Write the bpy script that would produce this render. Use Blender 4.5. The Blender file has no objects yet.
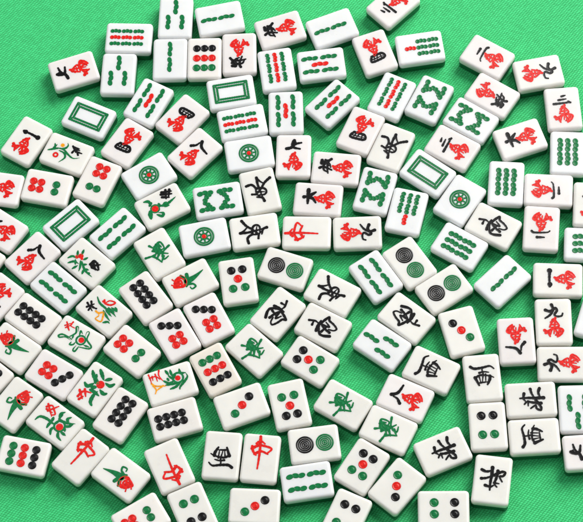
import bpy, bmesh, math, random
import numpy as np
from mathutils import Matrix, Vector
random.seed(7)
SC = bpy.context.scene
COL = SC.collection
MM = 0.001                    # everything below is measured in millimetres
TILE_W, TILE_L = 20.0, 27.353
BACK_H, TILE_H = 5.2, 9.7

# ------------------------------------------------------------------ camera
F_PX, PITCH, DIST, ROLL = 2222.569, 0.426820, 1239.553, -0.124215
cd = bpy.data.cameras.new('camera')
cam = bpy.data.objects.new('camera', cd); COL.objects.link(cam)
cp, sp, cr, sr = math.cos(PITCH), math.sin(PITCH), math.cos(ROLL), math.sin(ROLL)
fwd = Vector((0, sp, -cp)); X = Vector((1, 0, 0)); D = Vector((0, -cp, -sp))
right = cr * X - sr * D; down = sr * X + cr * D
loc = Vector((0, -DIST * sp, DIST * cp + TILE_H)) * MM
m = Matrix((right, -down, -fwd)).transposed().to_4x4(); m.translation = loc
cam.matrix_world = m
cd.sensor_fit = 'HORIZONTAL'; cd.sensor_width = 36.0
cd.lens = F_PX / 583.0 * 36.0
cd.clip_start = 0.05; cd.clip_end = 50.0
SC.camera = cam

# ------------------------------------------------------------------ light
w = bpy.data.worlds.new('World'); SC.world = w; w.use_nodes = True
bg = w.node_tree.nodes['Background']
bg.inputs[0].default_value = (0.95, 0.98, 1.0, 1); bg.inputs[1].default_value = 0.24

def area(name, pos, target, size, power, col=(1, 1, 1)):
    l = bpy.data.lights.new(name, 'AREA'); l.shape = 'SQUARE'; l.size = size; l.energy = power; l.color = col
    o = bpy.data.objects.new(name, l); COL.objects.link(o)
    o.location = pos
    o.rotation_euler = (Vector(target) - Vector(pos)).to_track_quat('-Z', 'Y').to_euler()
    return o
area('key_softbox', (1.62, 1.38, 1.95), (0, 0.0, 0), 1.9, 107.0, (1.0, 0.985, 0.96))
area('fill_softbox', (-0.7, 0.1, 1.1), (0, 0, 0), 0.8, 3.0, (0.96, 0.98, 1.0))
SC.view_settings.view_transform = 'Standard'
SC.view_settings.look = 'None'
SC.view_settings.exposure = 0.0
SC.view_settings.gamma = 1.0

# ------------------------------------------------------------------ materials
def new_mat(name):
    mt = bpy.data.materials.new(name); mt.use_nodes = True
    return mt, mt.node_tree, mt.node_tree.nodes['Principled BSDF']

def paint(name, col, rough=0.27):
    mt, nt, b = new_mat(name)
    N = nt.nodes; K = nt.links
    tc = N.new('ShaderNodeTexCoord')
    n = N.new('ShaderNodeTexNoise'); n.inputs['Scale'].default_value = 900; n.inputs['Detail'].default_value = 3
    K.new(tc.outputs['Object'], n.inputs['Vector'])
    rp = N.new('ShaderNodeMapRange'); rp.inputs['From Min'].default_value = 0.3; rp.inputs['From Max'].default_value = 0.7
    rp.inputs['To Min'].default_value = 0.75; rp.inputs['To Max'].default_value = 1.3
    K.new(n.outputs['Fac'], rp.inputs['Value'])
    mx = N.new('ShaderNodeVectorMath'); mx.operation = 'SCALE'; mx.inputs[0].default_value = col
    K.new(rp.outputs['Result'], mx.inputs['Scale']); K.new(mx.outputs[0], b.inputs['Base Color'])
    b.inputs['Roughness'].default_value = rough
    b.inputs['Specular IOR Level'].default_value = 0.34
    bp = N.new('ShaderNodeBump'); bp.inputs['Strength'].default_value = 0.35; bp.inputs['Distance'].default_value = 0.0001
    K.new(n.outputs['Fac'], bp.inputs['Height']); K.new(bp.outputs['Normal'], b.inputs['Normal'])
    return mt

def resin(name, col, rough=0.28, sss=0.65):
    mt, nt, b = new_mat(name)
    N = nt.nodes; K = nt.links
    tc = N.new('ShaderNodeTexCoord'); oi = N.new('ShaderNodeObjectInfo')
    add = N.new('ShaderNodeVectorMath'); add.operation = 'ADD'
    K.new(tc.outputs['Object'], add.inputs[0]); K.new(oi.outputs['Random'], add.inputs[1])
    n = N.new('ShaderNodeTexNoise'); n.inputs['Scale'].default_value = 90; n.inputs['Detail'].default_value = 4
    K.new(add.outputs[0], n.inputs['Vector'])
    n2 = N.new('ShaderNodeTexNoise'); n2.inputs['Scale'].default_value = 1500; n2.inputs['Detail'].default_value = 2
    K.new(add.outputs[0], n2.inputs['Vector'])
    m1 = N.new('ShaderNodeMapRange'); m1.inputs['From Min'].default_value = 0.3; m1.inputs['From Max'].default_value = 0.7
    m1.inputs['To Min'].default_value = 0.965; m1.inputs['To Max'].default_value = 1.02
    K.new(n.outputs['Fac'], m1.inputs['Value'])
    m2 = N.new('ShaderNodeMapRange'); m2.inputs['To Min'].default_value = 0.965; m2.inputs['To Max'].default_value = 1.02
    K.new(oi.outputs['Random'], m2.inputs['Value'])
    mu = N.new('ShaderNodeMath'); mu.operation = 'MULTIPLY'
    K.new(m1.outputs['Result'], mu.inputs[0]); K.new(m2.outputs['Result'], mu.inputs[1])
    sc = N.new('ShaderNodeVectorMath'); sc.operation = 'SCALE'; sc.inputs[0].default_value = col
    K.new(mu.outputs[0], sc.inputs['Scale']); K.new(sc.outputs[0], b.inputs['Base Color'])
    mr = N.new('ShaderNodeMapRange'); mr.inputs['To Min'].default_value = rough - 0.08; mr.inputs['To Max'].default_value = rough + 0.12
    K.new(n.outputs['Fac'], mr.inputs['Value']); K.new(mr.outputs['Result'], b.inputs['Roughness'])
    bp = N.new('ShaderNodeBump'); bp.inputs['Strength'].default_value = 0.12; bp.inputs['Distance'].default_value = 0.0001
    K.new(n2.outputs['Fac'], bp.inputs['Height']); K.new(bp.outputs['Normal'], b.inputs['Normal'])
    if sss:
        b.inputs['Subsurface Weight'].default_value = sss
        b.inputs['Subsurface Radius'].default_value = (1.0, 0.9, 0.75)
        b.inputs['Subsurface Scale'].default_value = 0.003
    return mt

M = {
    'g': paint('green_engraving_paint', (0.002, 0.165, 0.045)),
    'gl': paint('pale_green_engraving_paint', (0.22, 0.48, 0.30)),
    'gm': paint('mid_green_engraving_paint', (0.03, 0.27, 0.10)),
    'k': paint('black_engraving_paint', (0.004, 0.0035, 0.004), 0.25),
    'r': paint('red_engraving_paint', (0.72, 0.012, 0.008)),
    'o': paint('orange_engraving_paint', (0.85, 0.33, 0.01)),
    'white_cool': resin('white_resin_cool', (0.85, 0.86, 0.86)),
    'white_pink': resin('white_resin_pinkish', (0.86, 0.82, 0.80)),
    'white_ivory': resin('white_resin_ivory', (0.855, 0.84, 0.79)),
    'white_cream': resin('white_resin_cream', (0.875, 0.84, 0.795)),
    'white_aged': resin('white_resin_aged', (0.83, 0.775, 0.69)),
    'back': resin('green_resin_back', (0.002, 0.11, 0.035), 0.3, 0.0),
}

def cloth_material():
    mt, nt, b = new_mat('green_woven_cloth')
    N = nt.nodes; K = nt.links
    tc = N.new('ShaderNodeTexCoord')
    wob = N.new('ShaderNodeTexNoise'); wob.inputs['Scale'].default_value = 18; wob.inputs['Detail'].default_value = 2
    K.new(tc.outputs['Object'], wob.inputs['Vector'])
    ws = N.new('ShaderNodeVectorMath'); ws.operation = 'SCALE'; ws.inputs['Scale'].default_value = 0.004
    K.new(wob.outputs['Color'], ws.inputs[0])
    ad = N.new('ShaderNodeVectorMath'); ad.operation = 'ADD'
    K.new(tc.outputs['Object'], ad.inputs[0]); K.new(ws.outputs[0], ad.inputs[1])
    wb2 = N.new('ShaderNodeTexNoise'); wb2.inputs['Scale'].default_value = 420; wb2.inputs['Detail'].default_value = 2
    K.new(tc.outputs['Object'], wb2.inputs['Vector'])
    w2 = N.new('ShaderNodeVectorMath'); w2.operation = 'SCALE'; w2.inputs['Scale'].default_value = 0.0007
    K.new(wb2.outputs['Color'], w2.inputs[0])
    ad2 = N.new('ShaderNodeVectorMath'); ad2.operation = 'ADD'
    K.new(ad.outputs[0], ad2.inputs[0]); K.new(w2.outputs[0], ad2.inputs[1]); ad = ad2
    rot = N.new('ShaderNodeMapping'); rot.vector_type = 'POINT'
    rot.inputs['Rotation'].default_value = (0, 0, math.radians(-44))
    K.new(ad.outputs[0], rot.inputs['Vector'])
    sep = N.new('ShaderNodeSeparateXYZ'); K.new(rot.outputs[0], sep.inputs[0])
    def mth(op, a, bb=None, c=None):
        q = N.new('ShaderNodeMath'); q.operation = op
        for i, v in enumerate((a, bb, c)):
            if v is None: continue
            if isinstance(v, (int, float)): q.inputs[i].default_value = v
            else: K.new(v, q.inputs[i])
        return q.outputs[0]
    # twill ribs run along the rotated x axis; short stitches cross them, offset on every second rib
    PR, PS = 1.42 * MM, 1.3 * MM
    v = mth('DIVIDE', sep.outputs['Y'], PR)
    row = mth('FLOOR', v)
    off = mth('MULTIPLY', row, 0.37)
    fv = mth('SUBTRACT', mth('FRACT', v), 0.5)
    u = mth('ADD', mth('ADD', mth('DIVIDE', sep.outputs['X'], PS), off), mth('MULTIPLY', fv, 0.45))
    fu = mth('SUBTRACT', mth('FRACT', u), 0.5)
    av = mth('MULTIPLY', mth('ABSOLUTE', fv), 2.0); au = mth('MULTIPLY', mth('ABSOLUTE', fu), 2.0)
    hv = mth('SUBTRACT', 1.0, mth('POWER', av, 2.0)); hu = mth('SUBTRACT', 1.0, mth('MULTIPLY', mth('POWER', au, 2.5), 0.75))
    h = mth('MULTIPLY', mth('POWER', mth('MAXIMUM', hv, 0.0), 0.6), mth('POWER', mth('MAXIMUM', hu, 0.0), 0.6))
    fib = N.new('ShaderNodeTexNoise'); fib.inputs['Scale'].default_value = 2200; fib.inputs['Detail'].default_value = 3
    K.new(tc.outputs['Object'], fib.inputs['Vector'])
    cell = N.new('ShaderNodeTexWhiteNoise'); cell.noise_dimensions = '2D'
    cv = N.new('ShaderNodeCombineXYZ'); K.new(mth('FLOOR', u), cv.inputs[0]); K.new(row, cv.inputs[1]); K.new(cv.outputs[0], cell.inputs['Vector'])
    h2 = mth('ADD', h, mth('MULTIPLY', fib.outputs['Fac'], 0.5))
    h3 = mth('ADD', h2, mth('MULTIPLY', cell.outputs['Value'], 0.25))
    bp = N.new('ShaderNodeBump'); bp.inputs['Strength'].default_value = 0.9; bp.inputs['Distance'].default_value = 0.00027
    K.new(h3, bp.inputs['Height']); K.new(bp.outputs['Normal'], b.inputs['Normal'])
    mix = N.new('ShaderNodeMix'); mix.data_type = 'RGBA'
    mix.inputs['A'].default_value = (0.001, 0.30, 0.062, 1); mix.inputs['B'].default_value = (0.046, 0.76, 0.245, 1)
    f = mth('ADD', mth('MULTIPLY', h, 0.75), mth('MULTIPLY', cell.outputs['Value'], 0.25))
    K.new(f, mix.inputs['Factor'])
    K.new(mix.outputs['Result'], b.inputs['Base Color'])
    b.inputs['Roughness'].default_value = 0.62
    b.inputs['Sheen Weight'].default_value = 0.15
    return mt

# ------------------------------------------------------------------ the cloth
bm = bmesh.new()
n = 60; S = 1.2
vs = [[bm.verts.new(((i / n - 0.5) * S, (j / n - 0.5) * S, 0)) for i in range(n + 1)] for j in range(n + 1)]
for j in range(n):
    for i in range(n): bm.faces.new((vs[j][i], vs[j][i + 1], vs[j + 1][i + 1], vs[j + 1][i]))
me = bpy.data.meshes.new('tablecloth'); bm.to_mesh(me); bm.free()
for p in me.polygons: p.use_smooth = True
cl = bpy.data.objects.new('tablecloth', me); COL.objects.link(cl)
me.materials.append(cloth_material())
cl['kind'] = 'structure'

# ------------------------------------------------------------------ mesh helpers (mm)
def obj(name, bm, mats, parent):
    for v in bm.verts: v.co *= MM
    me = bpy.data.meshes.new(name); bm.to_mesh(me); bm.free()
    for p in me.polygons: p.use_smooth = True
    for q in (mats if isinstance(mats, (list, tuple)) else [mats]): me.materials.append(M[q])
    o = bpy.data.objects.new(name, me); COL.objects.link(o); o.parent = parent
    return o

def rrect(hw, hl, r, ins, z, seg=5):
    pts = []
    hw -= ins; hl -= ins; r = max(r - ins, 0.3)
    for cx, cy, a0 in ((hw - r, hl - r, 0), (-hw + r, hl - r, 90), (-hw + r, -hl + r, 180), (hw - r, -hl + r, 270)):
        for k in range(seg + 1):
            a = math.radians(a0 + 90 * k / seg)
            pts.append((cx + r * math.cos(a), cy + r * math.sin(a), z))
    return pts

def slab(hw, hl, r, prof):
    bm = bmesh.new(); rings = []
    for ins, z in prof: rings.append([bm.verts.new(p) for p in rrect(hw, hl, r, ins, z)])
    for a, b in zip(rings, rings[1:]):
        for k in range(len(a)): bm.faces.new((a[k], a[(k + 1) % len(a)], b[(k + 1) % len(b)], b[k]))
    bm.faces.new(rings[-1]); bm.faces.new(rings[0][::-1])
    return bm

def face_block(w, l):
    z0, z1, R = BACK_H, TILE_H, 1.5
    prof = [(0.9, z0 + 0.01), (0.35, z0 + 0.02), (0.08, z0 + 0.15), (0.0, z0 + 0.45), (0.0, z1 - R)]
    prof += [(R * (1 - math.cos(math.radians(a))), z1 - R + R * math.sin(math.radians(a))) for a in (15, 30, 45, 60, 75, 90)]
    prof += [(R + 0.4, z1)]
    return slab(w / 2 - 0.04, l / 2 - 0.04, 2.1, prof)

def back_layer(w, l):
    R = 0.9; prof = [(R + 0.3, 0.02)]
    prof += [(R * (1 - math.sin(math.radians(a))), 0.02 + R * (1 - math.cos(math.radians(a)))) for a in (0, 22, 45, 68, 90)]
    prof += [(0.0, BACK_H - 0.4), (0.08, BACK_H - 0.12), (0.35, BACK_H)]
    return slab(w / 2 - 0.05, l / 2 - 0.05, 2.1, prof)

ZF = TILE_H
def smooth_path(pts, step=0.35):
    if len(pts) < 3:
        out = []
        (x0, y0), (x1, y1) = pts; n = max(2, int(math.hypot(x1 - x0, y1 - y0) / step))
        return [(x0 + (x1 - x0) * k / n, y0 + (y1 - y0) * k / n) for k in range(n + 1)]
    P = [pts[0]] + list(pts) + [pts[-1]]; out = []
    for i in range(1, len(P) - 2):
        p0, p1, p2, p3 = P[i - 1], P[i], P[i + 1], P[i + 2]
        n = max(2, int(math.hypot(p2[0] - p1[0], p2[1] - p1[1]) / step))
        for k in range(n):
            t = k / n
            out.append(tuple(0.5 * (2 * b + (c - a) * t + (2 * a - 5 * b + 4 * c - d) * t * t + (3 * b - a - 3 * c + d) * t ** 3)
                             for a, b, c, d in zip(p0, p1, p2, p3)))
    out.append(tuple(pts[-1])); return out

# cut strokes: a painted groove with a lip, built as a ribbon with a hollow cross-section
SEC = [(-1.0, -0.02), (-0.93, 0.10), (-0.55, 0.06), (0.0, 0.025), (0.55, 0.06), (0.93, 0.10), (1.0, -0.02)]
def brush(t):
    return 1.18 - 0.45 * t if t < 0.5 else 0.955 - 0.75 * (t - 0.5) ** 1.2
def leafy(t):
    return 0.55 + 1.0 * math.sin(math.pi * min(t * 1.15, 1.0)) ** 0.8 if t < 0.85 else max(0.22, 0.75 - 3.5 * (t - 0.85))
def ribbon(bm, pts, width, dz=0.0, mat=0, prof=None):
    path = smooth_path(pts); n = len(path)
    hw = (lambda t: width / 2) if not isinstance(width, (list, tuple)) else (lambda t: (width[0] + (width[1] - width[0]) * t) / 2)
    cs = []
    def tang(i):
        a = path[max(i - 1, 0)]; b = path[min(i + 1, n - 1)]
        d = (b[0] - a[0], b[1] - a[1]); L = math.hypot(*d) or 1.0
        return d[0] / L, d[1] / L
    for i, (x, y) in enumerate(path):
        t = i / (n - 1); tx, ty = tang(i)
        jit = 1 + 0.10 * math.sin(i * 1.7 + x) if not isinstance(width, (list, tuple)) else 1
        h = hw(t) * jit * (prof(t) if prof else 1)
        if i == 0:
            for q in (0.95, 0.6): cs.append((x - tx * h * q, y - ty * h * q, tx, ty, h * math.sqrt(1 - q * q)))
        cs.append((x, y, tx, ty, h))
        if i == n - 1:
            for q in (0.6, 0.95): cs.append((x + tx * h * q, y + ty * h * q, tx, ty, h * math.sqrt(1 - q * q)))
    rows = []
    for x, y, tx, ty, h in cs:
        rows.append([bm.verts.new((x - ty * h * s, y + tx * h * s, ZF + z + dz)) for s, z in SEC])
    for a, b in zip(rows, rows[1:]):
        for k in range(len(SEC) - 1):
            f = bm.faces.new((a[k + 1], a[k], b[k], b[k + 1])); f.material_index = mat

def lathe(bm, prof, cx, cy, seg=28, sx=1.0, sy=1.0, mat=0, rot=0.0):
    rows = []
    c, s = math.cos(rot), math.sin(rot)
    for r, z in prof:
        row = []
        for k in range(seg):
            a = 2 * math.pi * k / seg; x, y = r * sx * math.cos(a), r * sy * math.sin(a)
            row.append(bm.verts.new((cx + c * x - s * y, cy + s * x + c * y, ZF + z)))
        rows.append(row)
    for a, b in zip(rows, rows[1:]):
        for k in range(seg):
            f = bm.faces.new((a[k], a[(k + 1) % seg], b[(k + 1) % seg], b[k])); f.material_index = mat
    if prof[-1][0] < 0.5:
        f = bm.faces.new(rows[-1]); f.material_index = mat

def dot_mesh(r):
    bm = bmesh.new()
    lathe(bm, [(r, -0.02), (r * 0.975, 0.13), (r * 0.91, 0.20), (r * 0.83, 0.185), (r * 0.72, 0.07), (r * 0.62, 0.03), (r * 0.52, 0.06), (r * 0.42, 0.15), (r * 0.28, 0.17), (r * 0.12, 0.14), (r * 0.04, 0.135)], 0, 0)
    return bm
def annulus(bm, ro, ri, mat=0, hi=0.09):
    m_ = (ro + ri) / 2
    lathe(bm, [(ro, -0.02), (ro - 0.06, hi), (m_, 0.03), (ri + 0.06, hi), (ri, -0.02)], 0, 0, 40, mat=mat)

def stick_mesh(bm, length, wid, pale):
    # three beads in a row, each a hollow oval; the beads overlap at their waists
    L = length / 3
    for k in (-1, 0, 1):
        a, b = wid / 2, L * 0.66
        rot = math.radians(13 if k else -13); e = 0.01 * k
        q = 0.46 if pale else 0.3
        lathe(bm, [(1.0, -0.02), (0.95, 0.11 + e), (0.86, 0.15 + e), (0.7, 0.12 + e), (q, 0.06 + e)], 0.10 * wid * (1 if k == 0 else -1) * 0.5, k * L, 20, a, b, 0, rot)
        lathe(bm, [(q, 0.06 + e), (q * 0.6, 0.035 + e), (0.05, 0.03 + e)], 0.10 * wid * (1 if k == 0 else -1) * 0.5, k * L, 20, a, b, 1, rot)

# ------------------------------------------------------------------ marks of each kind (x right, y up, upright tile)
DOTS = {
    'dot3': (2.4, [(-3.4, 5.5, 'k'), (0, 0.35, 'r'), (3.4, -4.85, 'g')]),
    'dot4': (2.45, [(-3.2, 5.9, 'k'), (3.2, 5.9, 'k'), (-3.2, -4.9, 'g'), (3.2, -4.9, 'g')]),
    'dot5': (2.45, [(-3.1, 6.4, 'k'), (3.1, 6.4, 'k'), (0, 1.0, 'r'), (-3.4, -4.6, 'g'), (3.4, -4.6, 'g')]),
    'dot6': (2.3, [(-2.3, 5.1, 'g'), (2.3, 5.1, 'g'), (-2.25, -3.75, 'r'), (2.25, -3.75, 'r'), (-2.25, -8.35, 'r'), (2.25, -8.35, 'r')]),
    'dot7': (2.3, [(-3.9, 8.2, 'k'), (0, 6.0, 'k'), (3.9, 3.8, 'k'), (-2.3, -1.6, 'r'), (2.3, -1.6, 'r'), (-2.3, -6.0, 'r'), (2.3, -6.0, 'r')]),
    'dot8': (2.3, [(s * 2.3, y, 'k') for y in (8.6, 4.1, -0.3, -4.6) for s in (-1, 1)]),
    'dot9': (2.3, [(s * 4.45, y, c) for y, c in ((6.6, 'g'), (0.2, 'r'), (-6.3, 'k')) for s in (-1, 0, 1)]),
}
STICKS = {   # (length, width, [(x, y, colour)])
    'bam2': (9.2, 2.7, [(0, 6.3, 'g'), (0, -4.0, 'g')]),
    'bam3': (9.2, 2.9, [(0, 7.0, 'g'), (-4.1, -3.2, 'g'), (4.1, -3.2, 'g')]),
    'bam4': (9.6, 2.9, [(s * 3.7, y, 'g') for y in (5.5, -5.7) for s in (-1, 1)]),
    'bam5': (9.2, 2.8, [(s * 4.3, y, 'g') for y in (6.4, -4.7) for s in (-1, 1)] + [(0, 0.8, 'r')]),
    'bam6': (8.0, 3.2, [(s * 4.3, y, 'g') for y in (4.8, -3.9) for s in (-1, 0, 1)]),
    'bam7': (6.1, 2.8, [(s * 4.1, y, 'g') for y in (-1.2, -8.0) for s in (-1, 0, 1)] + [(0, 5.6, 'r')]),
    'bam9': (5.9, 2.6, [(s * 4.2, y, 'r' if s == 0 else 'g') for y in (7.8, 1.1, -5.7) for s in (-1, 0, 1)]),
}
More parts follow.
